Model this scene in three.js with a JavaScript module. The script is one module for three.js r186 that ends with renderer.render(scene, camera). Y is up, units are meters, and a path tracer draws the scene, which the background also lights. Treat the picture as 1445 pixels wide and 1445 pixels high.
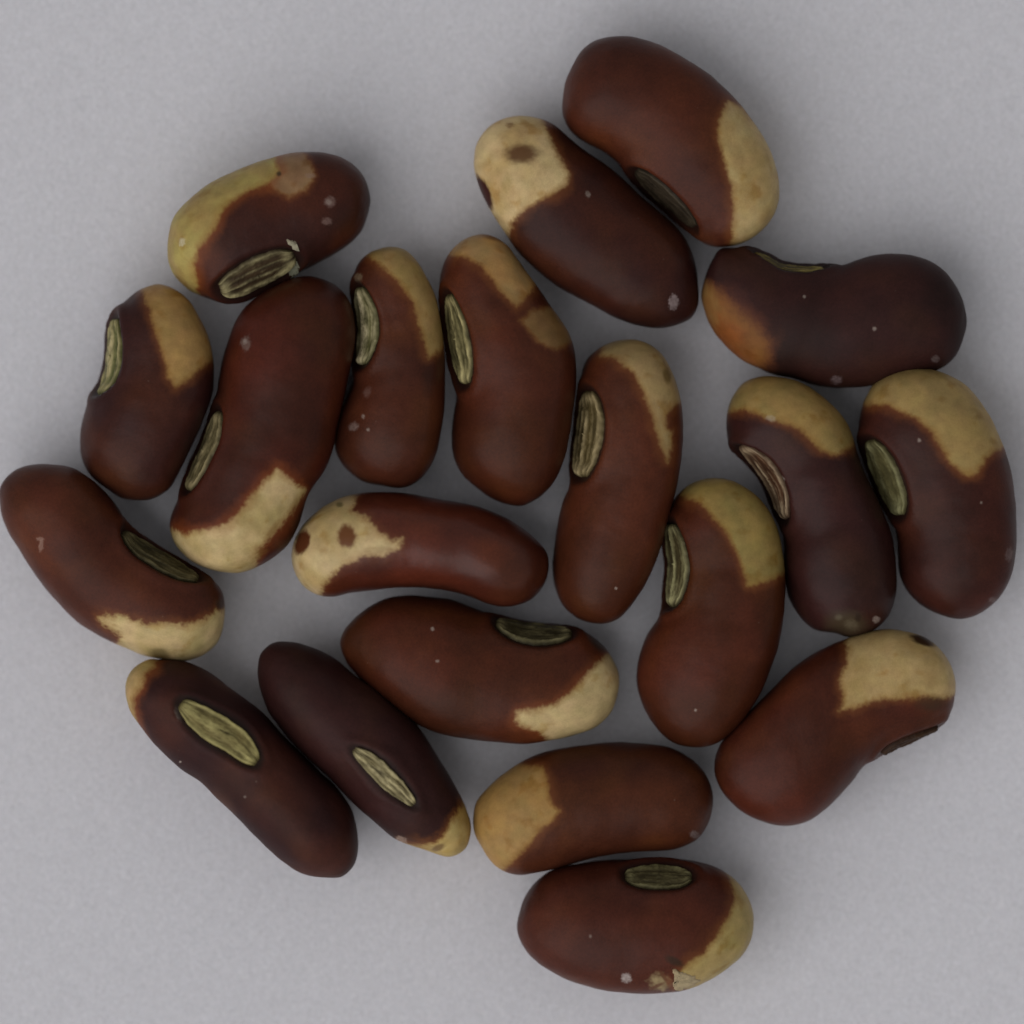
import * as THREE from 'three';
import { ImprovedNoise } from 'three/addons/math/ImprovedNoise.js';
import { mergeVertices } from 'three/addons/utils/BufferGeometryUtils.js';
import { RoundedBoxGeometry } from 'three/addons/geometries/RoundedBoxGeometry.js';
import { RectAreaLightUniformsLib } from 'three/addons/lights/RectAreaLightUniformsLib.js';

// ------------------------------------------------------------------ camera, light, exposure
const WIDTH = 0.044;                 // metres of table across the picture
const S = WIDTH / 1445;              // metres per photograph pixel
const EYE = 0.6;
const scene = new THREE.Scene();
const camera = new THREE.PerspectiveCamera(2 * Math.atan(WIDTH / 2 / EYE) * 180 / Math.PI, 1, 0.05, 20);
camera.position.set(0, EYE, 0);
camera.up.set(0, 0, -1);
camera.lookAt(0, 0, 0);
camera.focus = EYE - 0.0042;
camera.userData.fStop = 16;
scene.add(camera);

scene.background = new THREE.Color(0.325, 0.325, 0.328);    // the dim room
RectAreaLightUniformsLib.init();
function panel(name, w, h, power, color, at) {
  const l = new THREE.RectAreaLight(color, power, w, h);
  l.name = name; l.position.set(...at); l.lookAt(0, 0, 0);
  scene.add(l);
}
panel('window_light', 1.6, 1.6, 1.5, new THREE.Color(1, 0.985, 0.99), [-0.62, 0.85, 0.62]);

const renderer = new THREE.WebGLRenderer({ antialias: true });
renderer.toneMapping = THREE.LinearToneMapping;
renderer.toneMappingExposure = 1.12;
renderer.shadowMap.enabled = true;

// ------------------------------------------------------------------ small maths
const noise3 = new ImprovedNoise();
const N = (x, y, z) => noise3.noise(x, y, z);
const fbm = (x, y, z, o = 3) => { let s = 0, a = 1, t = 0; for (let k = 0; k < o; k++) { s += a * N(x, y, z + 7.3 * k); t += a; a *= 0.5; x *= 2.03; y *= 2.03; z *= 2.03; } return s / t; };
const clamp = (v, a = 0, b = 1) => Math.min(b, Math.max(a, v));
const lerp = (a, b, t) => a + (b - a) * t;
const smooth = (a, b, v) => { const t = clamp((v - a) / (b - a)); return t * t * (3 - 2 * t); };
const mix3 = (a, b, t) => [lerp(a[0], b[0], t), lerp(a[1], b[1], t), lerp(a[2], b[2], t)];
const srgb = (v) => Math.round(255 * (v <= 0.0031308 ? 12.92 * v : 1.055 * Math.pow(v, 1 / 2.4) - 0.055));
function rng(seed) { let s = seed >>> 0; return () => { s = (s + 0x6d2b79f5) >>> 0; let t = s; t = Math.imul(t ^ (t >>> 15), t | 1); t ^= t + Math.imul(t ^ (t >>> 7), t | 61); return ((t ^ (t >>> 14)) >>> 0) / 4294967296; }; }
function sdPoly(p, x, y) {           // negative inside
  let d = 1e9, inside = false;
  for (let i = 0, j = p.length - 1; i < p.length; j = i++) {
    const [ax, ay] = p[j], [bx, by] = p[i], ex = bx - ax, ey = by - ay, wx = x - ax, wy = y - ay;
    const t = clamp((wx * ex + wy * ey) / (ex * ex + ey * ey + 1e-9)), dx = wx - ex * t, dy = wy - ey * t;
    d = Math.min(d, dx * dx + dy * dy);
    if ((ay > y) !== (by > y) && x < (bx - ax) * (y - ay) / (by - ay) + ax) inside = !inside;
  }
  return (inside ? -1 : 1) * Math.sqrt(d);
}
function dataTexture(w, h, fill, color = true) {
  const d = new Uint8Array(w * h * 4);
  for (let j = 0; j < h; j++) for (let i = 0; i < w; i++) {
    const c = fill((i + 0.5) / w, (j + 0.5) / h, i, j), k = 4 * (j * w + i);
    for (let n = 0; n < 3; n++) d[k + n] = color ? srgb(clamp(c[n])) : Math.round(255 * clamp(c[n]));
    d[k + 3] = 255;
  }
  const t = new THREE.DataTexture(d, w, h);
  t.magFilter = THREE.LinearFilter; t.minFilter = THREE.LinearFilter; t.wrapS = t.wrapT = THREE.RepeatWrapping;
  if (color) t.colorSpace = THREE.SRGBColorSpace;
  t.needsUpdate = true;
  return t;
}

// ------------------------------------------------------------------ the setting: a white matt tabletop
{
  const r = rng(5);
  const grain = dataTexture(1024, 1024, (u, v) => { const a = 0.5 + 0.25 * N(u * 130, v * 130, 1) + 0.25 * (r() - 0.5); return [a, a, a]; }, false);
  const speckle = dataTexture(1024, 1024, (u, v) => {
    const f = 1 + 0.38 * (r() - 0.5) + 0.012 * N(u * 60, v * 60, 3);
    return [0.545 * f * (1 + 0.05 * (r() - 0.5)), 0.538 * f, 0.566 * f * (1 + 0.05 * (r() - 0.5))];
  });
  for (const t of [grain, speckle]) t.repeat.set(15, 15);
  const g = new RoundedBoxGeometry(0.6, 0.018, 0.6, 3, 0.003);
  const m = new THREE.MeshStandardMaterial({ map: speckle, roughness: 0.75, bumpMap: grain, bumpScale: 0.00001 });
  const table = new THREE.Mesh(g, m);
  table.name = 'tabletop'; table.position.y = -0.009; table.receiveShadow = true; table.castShadow = true;
  table.userData = { label: 'smooth matt white surface under all the beans', category: 'tabletop', kind: 'structure' };
  scene.add(table);
}

// ------------------------------------------------------------------ beans
const wrinkle = (() => { const r = rng(11); return dataTexture(768, 768, (u, v) => {
  const c = Math.cos(2 * Math.PI * u) * 0.19, s = Math.sin(2 * Math.PI * u) * 0.19;
  const a = 0.5 + 0.3 * fbm(v * 26, c * 26, s * 26, 4) + 0.16 * (1 - 2 * Math.abs(N(v * 34, c * 12 + 5, s * 12))) * 0.5 + 0.12 * (r() - 0.5); return [a, a, a]; }, false); })();
const DARK = [0.075, 0.025, 0.022], BLACKISH = [0.05, 0.02, 0.018], BROWN = [0.135, 0.042, 0.025], DEPTH = 0.6;
const TAN = [0.44, 0.33, 0.145], CREAM = [0.62, 0.5, 0.27], OLIVE = [0.33, 0.28, 0.1], OCHRE = [0.42, 0.24, 0.07];

function spline(pts, n) {            // closed curve, n points evenly along it
  const c = new THREE.CatmullRomCurve3(pts.map(([x, y]) => new THREE.Vector3(x, y, 0)), true, 'centripetal');
  c.arcLengthDivisions = 1200;
  return c.getSpacedPoints(n).slice(0, n).map((p) => [p.x, p.y]);
}
function resample(line, n, at) {     // points of an open polyline at fractions of its length
  const len = [0];
  for (let i = 1; i < line.length; i++) len.push(len[i - 1] + Math.hypot(line[i][0] - line[i - 1][0], line[i][1] - line[i - 1][1]));
  const total = len[len.length - 1], out = [];
  let k = 0;
  for (let i = 0; i <= n; i++) {
    const s = at(i / n) * total;
    while (k < len.length - 2 && len[k + 1] < s) k++;
    const t = clamp((s - len[k]) / (len[k + 1] - len[k] || 1));
    out.push([lerp(line[k][0], line[k + 1][0], t), lerp(line[k][1], line[k + 1][1], t)]);
  }
  return out;
}
const NT = 110, NP = 72;
let count = 0;

/* spec: region [ox, oy, k] in which the points are measured; outline, tips, h (thickness), tilt (which side sits lower), coat colours, patches, marks, hilum */
function makeBean(spec) {
  const id = ++count, [ox, oy, k] = spec.region;
  const P = ([x, y]) => [ox + x * k, oy + y * k];
  const H = (spec.h ?? 150) * 1.13, lift = H / 2 * S, K = (EYE - lift) / EYE;
  const loop = spline(spec.outline.map(P), 720), M = loop.length;
  const near = (q) => { const p = P(q); let b = 0, d = 1e9; loop.forEach((v, i) => { const e = Math.hypot(v[0] - p[0], v[1] - p[1]); if (e < d) { d = e; b = i; } }); return b; };
  const a = near(spec.tips[0]), b = near(spec.tips[1]);
  const sideA = [], sideB = [];
  for (let i = a; ; i = (i + 1) % M) { sideA.push(loop[i]); if (i === b) break; }
  for (let i = a; ; i = (i - 1 + M) % M) { sideB.push(loop[i]); if (i === b) break; }
  const spread = (u) => lerp(u, (1 - Math.cos(Math.PI * u)) / 2, 0.85);
  const A = resample(sideA, NT, spread), B = resample(sideB, NT, spread);
  const w = A.map((p, i) => Math.hypot(p[0] - B[i][0], p[1] - B[i][1]) / 2);
  const ts = A.map((_, i) => spread(i / NT));
  // height: the widths' concave majorant, so that the waist is as thick as the ends
  const env = w.slice();
  for (let i = 0; i <= NT; i++) for (let j = i + 1; j <= NT; j++) for (const m of [i + 1, (i + j) >> 1, j - 1]) {
    if (m <= i || m >= j) continue;
    env[m] = Math.max(env[m], lerp(w[i], w[j], (ts[m] - ts[i]) / (ts[j] - ts[i])));
  }
  const top = Math.max(...env), hh = env.map((e) => H / 2 * Math.pow(e / top, 0.85));
  if (spec.saddle) hh.forEach((h, i) => { hh[i] = h * (1 - spec.saddle[1] * Math.exp(-Math.pow((ts[i] - spec.saddle[0]) / 0.16, 2))); });
  const tilt = spec.tilt ?? 0, seed = id * 13.7, square = spec.square ?? 0.92;
  // a point of the surface in pixels: x, y across the table, z up
  const atT = (t) => { let lo = 0, hi = NT; while (hi - lo > 1) { const m = (lo + hi) >> 1; if (ts[m] <= t) lo = m; else hi = m; } return [lo, clamp((t - ts[lo]) / (ts[hi] - ts[lo]))]; };
  function raw(t, phi) {
    const [i, f] = atT(clamp(t)), pa = [lerp(A[i][0], A[i + 1][0], f), lerp(A[i][1], A[i + 1][1], f)], pb = [lerp(B[i][0], B[i + 1][0], f), lerp(B[i][1], B[i + 1][1], f)];
    const h = lerp(hh[i], hh[i + 1], f), c = Math.cos(phi), s = Math.sin(phi);
    const cc = Math.sign(c) * Math.pow(Math.abs(c), square), ss = Math.sign(s) * Math.pow(Math.abs(s), square);
    return [lerp(pa[0], pb[0], (1 - cc) / 2), lerp(pa[1], pb[1], (1 - cc) / 2), h * (ss + tilt * cc * (0.55 + 0.45 * Math.abs(c)))];
  }
  const normalAt = (t, phi, f = raw) => {
    const e = 0.004, p = f(clamp(t - e), phi), q = f(clamp(t + e), phi), r = f(t, phi - 0.03), s = f(t, phi + 0.03);
    const u = new THREE.Vector3(q[0] - p[0], q[1] - p[1], q[2] - p[2]), v = new THREE.Vector3(s[0] - r[0], s[1] - r[1], s[2] - r[2]);
    const n = u.cross(v).normalize(), c = raw(t, phi), m = [(raw(t, 0)[0] + raw(t, Math.PI)[0]) / 2, (raw(t, 0)[1] + raw(t, Math.PI)[1]) / 2];
    if (n.x * (c[0] - m[0]) + n.y * (c[1] - m[1]) + n.z * c[2] < 0) n.negate();
    return n;
  };
  const onSurface = (q) => {           // (t, phi) of the upper surface under a point
    const [x, y] = P(q); let best = [0, 0], d = 1e9;
    for (let i = 2; i < 99; i++) for (let j = 0; j <= 60; j++) { const p = raw(i / 100, Math.PI * j / 60), e = (p[0] - x) ** 2 + (p[1] - y) ** 2; if (e < d) { d = e; best = [i / 100, Math.PI * j / 60]; } }
    return best;
  };
  // where the hilum lies
  let scar = null;
  if (spec.hilum) {
    const [p0, p1, hw, pm] = spec.hilum, s0 = onSurface(p0), s1 = onSurface(p1);
    const m = pm ?? [(p0[0] + p1[0]) / 2, (p0[1] + p1[1]) / 2], len = Math.hypot(p1[0] - p0[0], p1[1] - p0[1]), px = -(p1[1] - p0[1]) / len * hw, py = (p1[0] - p0[0]) / len * hw;
    const ha = onSurface([m[0] + px, m[1] + py]), hb = onSurface([m[0] - px, m[1] - py]), half = Math.max(0.12, Math.abs(ha[1] - hb[1]) / 2);
    if (pm) s0[1] = s1[1] = (ha[1] + hb[1]) / 2;          // keeps to one side of the bean all along
    const mid = [(s0[0] + s1[0]) / 2, (s0[1] + s1[1]) / 2], e = 0.05, q0 = raw(mid[0], mid[1] - e), q1 = raw(mid[0], mid[1] + e);
    const perRad = Math.hypot(q1[0] - q0[0], q1[1] - q0[1], q1[2] - q0[2]) / (2 * e), a0 = raw(...s0), a1 = raw(...s1);
    scar = { s0, s1, hw: half * perRad, perRad, out: mid[1] > Math.PI / 2 ? 1 : -1, long: Math.hypot(a1[0] - a0[0], a1[1] - a0[1], a1[2] - a0[2]) / 2 };
    scar.local = (t, phi) => {         // along and across the scar, each -1 .. 1 inside it
      const al = Math.abs(s1[0] - s0[0]) > 1e-4 ? 2 * (t - s0[0]) / (s1[0] - s0[0]) - 1 : 0;
      let dp = phi - lerp(s0[1], s1[1], clamp((al + 1) / 2)); if (dp > Math.PI) dp -= 2 * Math.PI; if (dp < -Math.PI) dp += 2 * Math.PI;
      return [al, dp * perRad / scar.hw];
    };
    scar.dist = (t, phi) => {          // pixels outside its rim
      const [al, ac] = scar.local(t, phi);
      const rr = Math.max(0.05, Math.pow(Math.pow(Math.abs(al), 2.3) + Math.pow(Math.abs(ac), 2.3), 1 / 2.3));
      return (rr - 1) / rr * Math.hypot(al * scar.long, ac * scar.hw);
    };
  }
  function body(t, phi) {
    const p = raw(t, phi), n = normalAt(t, phi);
    let d = 2.8 * fbm(p[0] * 0.012 + seed, p[1] * 0.012, p[2] * 0.012, 2) + 0.5 * N(p[0] * 0.06, p[1] * 0.06 + seed, p[2] * 0.06);
    d *= smooth(0, 0.06, t) * smooth(1, 0.94, t);
    if (scar) { const e = scar.dist(t, phi); d += 4 * Math.exp(-Math.pow((e - 11) / 9, 2)) - (spec.dip ?? 7) * smooth(9, -5, e); }
    return [p[0] + n.x * d, p[1] + n.y * d, p[2] + n.z * d];
  }
  // centre and resting height
  const cx = (raw(0.5, 0)[0] + raw(0.5, Math.PI)[0]) / 2, cy = (raw(0.5, 0)[1] + raw(0.5, Math.PI)[1]) / 2;
  const pos = [], uv = [], idx = [];
  let low = 1e9;
  for (let i = 0; i <= NT; i++) for (let j = 0; j <= NP; j++) {
    const t = ts[i], p = i === 0 || i === NT ? [(A[i][0] + B[i][0]) / 2, (A[i][1] + B[i][1]) / 2, hh[i]] : body(t, 2 * Math.PI * (j % NP) / NP);
    low = Math.min(low, p[2]);
    pos.push(p[0], p[1], p[2]); uv.push(j / NP, t);
  }
  const local = (p) => [(p[0] - cx) * S * K, (p[2] - low) * S, (p[1] - cy) * S * K];
  for (let i = 0; i < pos.length; i += 3) { const q = local([pos[i], pos[i + 1], pos[i + 2]]); pos[i] = q[0]; pos[i + 1] = q[1]; pos[i + 2] = q[2]; }
  for (let i = 0; i < NT; i++) for (let j = 0; j < NP; j++) { const m = i * (NP + 1) + j; idx.push(m, m + 1, m + NP + 1, m + 1, m + NP + 2, m + NP + 1); }
  const g = new THREE.BufferGeometry();
  g.setAttribute('position', new THREE.Float32BufferAttribute(pos, 3)); g.setAttribute('uv', new THREE.Float32BufferAttribute(uv, 2)); g.setIndex(idx);
  g.computeVertexNormals();
  const na = g.attributes.normal, v = new THREE.Vector3(), v2 = new THREE.Vector3();
  // outward?
  { const m = (NT >> 1) * (NP + 1); v.fromBufferAttribute(na, m); v2.fromBufferAttribute(g.attributes.position, m); const o = (NT >> 1) * (NP + 1) + NP / 2; const far = new THREE.Vector3().fromBufferAttribute(g.attributes.position, o);
    if (v.dot(v2.sub(far)) < 0) { for (let i = 0; i < idx.length; i += 3) { const t = idx[i + 1]; idx[i + 1] = idx[i + 2]; idx[i + 2] = t; } g.setIndex(idx); g.computeVertexNormals(); } }
  const nn = g.attributes.normal;
  for (let i = 0; i <= NT; i++) {
    if (i === 0 || i === NT) { v.set(0, 0, 0); for (let j = 0; j <= NP; j++) v.add(v2.fromBufferAttribute(nn, i * (NP + 1) + j)); v.normalize(); for (let j = 0; j <= NP; j++) nn.setXYZ(i * (NP + 1) + j, v.x, v.y, v.z); continue; }
    const m = i * (NP + 1), o = m + NP; v.fromBufferAttribute(nn, m).add(v2.fromBufferAttribute(nn, o)).normalize(); nn.setXYZ(m, v.x, v.y, v.z); nn.setXYZ(o, v.x, v.y, v.z);
  }
  // the coat's colours, worked out on the bean's own surface
  const patches = (spec.patches ?? []).map((q) => ({ soft: 4.2, ...q, poly: q.poly.map(P) }));
  const marks = (spec.marks ?? []).map(([x, y, rx, ry, rot, color, soft = 0.35, amount = 1]) => ({ p: P([x, y]), rx: rx * k, ry: ry * k, c: Math.cos(rot * Math.PI / 180), s: Math.sin(rot * Math.PI / 180), color, soft, amount }));
  const r = rng(id * 97), flecks = [];
  for (let i = 0; i < 2; i++) flecks.push([0.08 + 0.84 * r(), Math.PI * (0.1 + 0.8 * r()), 0.5 + 0.6 * r() * r(), 0.1 + 0.25 * r()]);
  const fleck = flecks.map(([t, phi, s, f]) => [...raw(t, phi), s, f]);
  const [c1, c2] = spec.coat.map((c) => c[0] < 0.09 ? [c[0] * 0.86 * DEPTH, c[1] * 0.78 * DEPTH, c[2] * 0.74 * DEPTH] : [c[0] * 1.06 * DEPTH, c[1] * 0.85 * DEPTH, c[2] * 0.64 * DEPTH]);
  const map = dataTexture(448, 448, (u, t) => {
    const phi = 2 * Math.PI * u, [x, y, z] = raw(t, phi), X = x + seed * 9, Y = y;
    let c = mix3(c1.map((q) => q * 1.1), c2.map((q) => q * 0.92), smooth(-0.4, 0.4, fbm(X * 0.009, Y * 0.009, z * 0.009, 2)));
    c = mix3(c, [c[0] * 1.25, c[1] * 1.35, c[2] * 1.05], smooth(-0.1, 0.6, fbm(X * 0.012 + 33, Y * 0.012, z * 0.012, 2)));
    const f = 1 + 0.26 * fbm(X * 0.04, Y * 0.04, z * 0.04 + 3, 4) + 0.14 * N(X * 0.3, Y * 0.3, z * 0.3) + 0.3 * (r() - 0.5);
    c = [c[0] * f, c[1] * f, c[2] * f];
    const warp = 3.4 * fbm(X * 0.045, Y * 0.045, z * 0.045 + 9, 2) + 1.9 * N(X * 0.16, Y * 0.16, z * 0.16) + 1.3 * N(X * 0.34, Y * 0.34, z * 0.34);
    for (const q of patches) {
      const d = sdPoly(q.poly, x, y) + warp * (q.rough ?? 1);
      const band = (q.band ?? 10) * (1 + 0.9 * N(X * 0.03 + 5, Y * 0.03, z * 0.03));
      if (d > 40) continue;
      c = mix3(c, q.edge ?? [0.2, 0.065, 0.02], (q.glow ?? 0.65) * smooth(band + 6, -1, d));
      let tan = mix3(q.color, q.color2 ?? q.color, smooth(-0.3, 0.35, fbm(X * 0.02 + 40, Y * 0.02, z * 0.02, 3)));
      const g2 = 0.94 + 0.26 * fbm(X * 0.06, Y * 0.06, z * 0.06 + 21, 4) + 0.16 * (r() - 0.5);
      const stain = smooth(0.12, 0.5, fbm(X * 0.035 + 70, Y * 0.035, z * 0.035, 3)); tan = mix3(tan, [tan[0] * 0.75, tan[1] * 0.62, tan[2] * 0.4], 0.7 * stain);
      tan = [tan[0] * g2 * 1.2, tan[1] * g2 * 1.1 * (1 + 0.05 * N(X * 0.05, Y * 0.05, 4)), tan[2] * g2];
      tan = mix3(tan, [0.3, 0.14, 0.03], 0.45 * smooth(-band, -1, d));
      c = mix3(c, tan, (q.amount ?? 1) * smooth(q.soft, -q.soft, d));
    }
    for (const m of marks) {
      const dx = x - m.p[0], dy = y - m.p[1], a2 = (dx * m.c + dy * m.s) / m.rx, b2 = (-dx * m.s + dy * m.c) / m.ry;
      if (z < 0 && m.rx < 12) continue;
      const d = Math.hypot(a2, b2) + (m.color[0] > 0.19 ? 0.3 : 0.12) * (N(a2 * 1.3 + m.p[0], b2 * 1.3, 8) + N(a2 * 3.1 + m.p[0], b2 * 3.1, 18)), speck = m.rx < 10 && m.color[0] > 0.25 ? 0.62 : 1;
      c = mix3(c, m.color, speck * m.amount * smooth(1 + m.soft, 1 - m.soft, d) * (m.color[0] > 0.19 ? 0.85 + 0.4 * N(a2 * 2, b2 * 2, m.p[1]) : 1));
    }
    if (scar) { const e = scar.dist(t, phi); c = mix3(c, spec.ring ?? [0.02, 0.011, 0.009], 0.8 * smooth(spec.halo ?? 11, 0, e + 0.6 * warp)); }
    for (const [fx, fy, fz, s, a2] of fleck) { const d = Math.hypot(x - fx, y - fy, z - fz) / s; if (d < 1.6) c = mix3(c, [0.42, 0.33, 0.27], a2 * smooth(1.5, 0.5, d)); }
    return c;
  });
  const bean = new THREE.Group();
  bean.name = 'bean' + (id > 1 ? '_' + String(id - 1).padStart(3, '0') : '');
  bean.position.set((cx - 722.5) * S * K, 0.00001, (cy - 722.5) * S * K);
  bean.userData = { label: spec.label, category: 'bean', group: 'red-brown and cream beans lying on the white surface' };
  const coat = new THREE.Mesh(g, new THREE.MeshPhysicalMaterial({ map, color: new THREE.Color().setScalar(0.71), roughness: spec.rough ?? 0.4, specularIntensity: spec.gloss ?? 0.24, bumpMap: wrinkle, bumpScale: 0.000022 }));
  coat.name = 'seed_coat'; coat.castShadow = coat.receiveShadow = true; bean.add(coat);

  if (scar) {                          // the scar: two lips, a slit between them, fibrous
    const NA = 90, NB = 36, hp = [], hc = [], hi = [], style = { pale: [0.42, 0.37, 0.22], mid: [0.15, 0.135, 0.06], deep: [0.045, 0.04, 0.018], cover: 0.5, lines: [[0.55, 0.16, 0.8], [-0.75, 0.1, 0.35]], ...spec.scar };
    for (let i = 0; i <= NA; i++) for (let j = 0; j <= NB; j++) {
      const al = lerp(-1, 1, i / NA), b0 = lerp(-1, 1, j / NB), round = Math.pow(Math.max(0, 1 - Math.pow(Math.abs(al), 2.3)), 0.56);
      const rag = 1 + 0.07 * N(al * 4, b0 > 0 ? 3 : 8, seed) + 0.04 * N(al * 9, b0 > 0 ? 3 : 8, seed);
      const ac = b0 * round * rag, t = lerp(scar.s0[0], scar.s1[0], (al + 1) / 2), phi = lerp(scar.s0[1], scar.s1[1], (al + 1) / 2) + ac * scar.hw / scar.perRad;
      const pin = raw(t, phi - (ac + scar.out * round) * scar.hw / scar.perRad), pout = raw(t, phi - (ac - scar.out * round) * scar.hw / scar.perRad), pm = raw(t, phi), ex = pout[0] - pin[0], ey = pout[1] - pin[1];
      const across = 2 * ((pm[0] - pin[0]) * ex + (pm[1] - pin[1]) * ey) / (ex * ex + ey * ey + 1) - 1;
      const p = body(t, phi), n = normalAt(t, phi), e = Math.abs(b0), o = clamp(across, -1.2, 1.2), rim = Math.max(e, Math.abs(al));
      const wave = o + 0.10 * N(al * 1.6, seed, 4) + 0.03 * N(al * 6, seed, 9), fibre = N(al * 1.6 + seed, wave * 5, seed), fine = 0.8 * N(al * 5 + seed, wave * 9, 2), rough = 0.7 * N(al * 11, wave * 6, seed + 5) + 0.5 * N(al * 24, wave * 13, seed + 8), blot = N(al * 3 + seed, wave * 2.5, 12);
      let up = (style.lift ?? 3.4) + 0.8 * fibre + 0.5 * fine + 0.9 * rough, c = mix3(style.mid, style.deep, clamp(0.2 - 0.7 * fibre - 0.3 * fine - 0.5 * blot));
      c = mix3(c, style.pale, 0.22 * smooth(0.05, 0.6, style.cover - 0.4 + fibre + 0.5 * fine + 0.3 * rough));
      for (const [at, wide, amount, a0 = -1, a1 = 1] of style.lines) {         // pale raised fibres along it
        const w2 = Math.exp(-Math.pow((wave - at) / wide, 2)) * smooth(a0 - 0.12, a0 + 0.15, al) * smooth(a1 + 0.12, a1 - 0.15, al);
        c = mix3(c, style.pale, clamp(amount * w2 * (0.75 + 0.4 * fine + 0.5 * rough + 0.9 * blot))); up += 1.2 * amount * w2;
      }
      up += 2.2 * Math.exp(-Math.pow((rim - 0.8) / 0.11, 2)) * (1 + 0.8 * blot); c = mix3(c, style.pale, 0.42 * Math.exp(-Math.pow((rim - 0.78) / 0.12, 2)) * (1 + 1.2 * blot)); up = up * smooth(1.02, 0.86, rim) - 3 * smooth(0.9, 1, rim);
      hp.push(...local([p[0] + n.x * up, p[1] + n.y * up, p[2] + n.z * up]));
      c = mix3(c, style.deep, 0.85 * smooth(0.86, 0.98, rim));
      const f = 1 + 0.2 * rough + 0.15 * blot;
      hc.push(c[0] * f, c[1] * f, c[2] * f);
    }
    for (let i = 0; i < NA; i++) for (let j = 0; j < NB; j++) { const m = i * (NB + 1) + j; hi.push(m, m + NB + 1, m + 1, m + 1, m + NB + 1, m + NB + 2); }
    let hg = new THREE.BufferGeometry();
    hg.setAttribute('position', new THREE.Float32BufferAttribute(hp, 3)); hg.setAttribute('color', new THREE.Float32BufferAttribute(hc, 3)); hg.setIndex(hi);
    hg.computeVertexNormals();
    const hm = (NA >> 1) * (NB + 1) + (NB >> 1), n = normalAt((scar.s0[0] + scar.s1[0]) / 2, (scar.s0[1] + scar.s1[1]) / 2);
    v.fromBufferAttribute(hg.attributes.normal, hm);
    if (v.x * n.x + v.y * n.z + v.z * n.y < 0) { for (let i = 0; i < hi.length; i += 3) { const t = hi[i + 1]; hi[i + 1] = hi[i + 2]; hi[i + 2] = t; } hg.setIndex(hi); hg.computeVertexNormals(); }
    const scarMesh = new THREE.Mesh(hg, new THREE.MeshPhysicalMaterial({ vertexColors: true, color: new THREE.Color(0.84, 0.8, 0.66), specularIntensity: 0.25, roughness: 0.55, side: THREE.DoubleSide }));
    scarMesh.name = 'hilum'; scarMesh.castShadow = scarMesh.receiveShadow = true; bean.add(scarMesh);
  }
  for (const [pts, color, thick] of spec.chips ?? []) {      // torn shreds of skin standing off the coat
    const c = pts.reduce((q, p) => [q[0] + p[0] / pts.length, q[1] + p[1] / pts.length], [0, 0]), m = 40, RINGS = 6, cp = [], cc = [], ci = [];
    const edge = spline(pts, m).map((p, i) => { const f = 1 + 0.16 * N(i * 0.55, pts.length, seed) + 0.1 * N(i * 1.7, 3, seed); return [c[0] + (p[0] - c[0]) * f, c[1] + (p[1] - c[1]) * f]; });
    const up = (q, d) => { const [t, phi] = onSurface(q), p = body(t, phi), n = normalAt(t, phi); return local([p[0] + n.x * d, p[1] + n.y * d, p[2] + n.z * d]); };
    for (let a2 = 0; a2 <= RINGS; a2++) for (let i = 0; i < m; i++) {
      const f = Math.max(0.02, a2 / RINGS), q = [lerp(c[0], edge[i][0], f), lerp(c[1], edge[i][1], f)], curl = N(i * 0.3, 5, seed);
      cp.push(...up(q, a2 === RINGS ? -1.5 : thick * (0.35 + 0.35 * N(q[0] * 0.05, q[1] * 0.05, seed) + (0.25 + 0.5 * Math.max(0, curl)) * f)));
      const g3 = 0.9 + 0.45 * N(q[0] * 0.06, q[1] * 0.06, 3) + 0.2 * N(q[0] * 0.2, q[1] * 0.2, 6), b3 = smooth(0.7, 1, f) * (0.3 + 0.4 * N(i * 0.5, 9, seed));
      const col = mix3(color.map((x) => x * g3), [0.2, 0.075, 0.03], clamp(b3)); cc.push(...col);
    }
    for (let a2 = 0; a2 < RINGS; a2++) for (let i = 0; i < m; i++) { const j = (i + 1) % m, k0 = a2 * m; ci.push(k0 + i, k0 + m + i, k0 + j, k0 + j, k0 + m + i, k0 + m + j); }
    const cg = new THREE.BufferGeometry(); cg.setAttribute('position', new THREE.Float32BufferAttribute(cp, 3)); cg.setAttribute('color', new THREE.Float32BufferAttribute(cc, 3)); cg.setIndex(ci); cg.computeVertexNormals();
    const cm = new THREE.Mesh(cg, new THREE.MeshStandardMaterial({ vertexColors: true, color: new THREE.Color().setScalar(0.74), roughness: 0.85, side: THREE.DoubleSide }));
    cm.name = 'skin_flake'; cm.castShadow = cm.receiveShadow = true; bean.add(cm);
  }
  bean.traverse((o) => { o.name = o.name; });
  scene.add(bean);
  return bean;
}

const Z = 480 / 1445;
const R1 = [640, 30, Z], R2 = [960, 320, Z], R3 = [90, 190, Z], R4 = [440, 310, Z], S1 = [0, 540, Z], S2 = [140, 860, Z], S3 = [390, 640, 510 / 1445], S4 = [750, 460, Z], S5 = [870, 660, 500 / 1445], S6 = [640, 980, Z], S7 = [1000, 480, 445 / 1445];
const PALE = [0.6, 0.5, 0.42], SPOT = [0.1, 0.035, 0.013];

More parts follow.
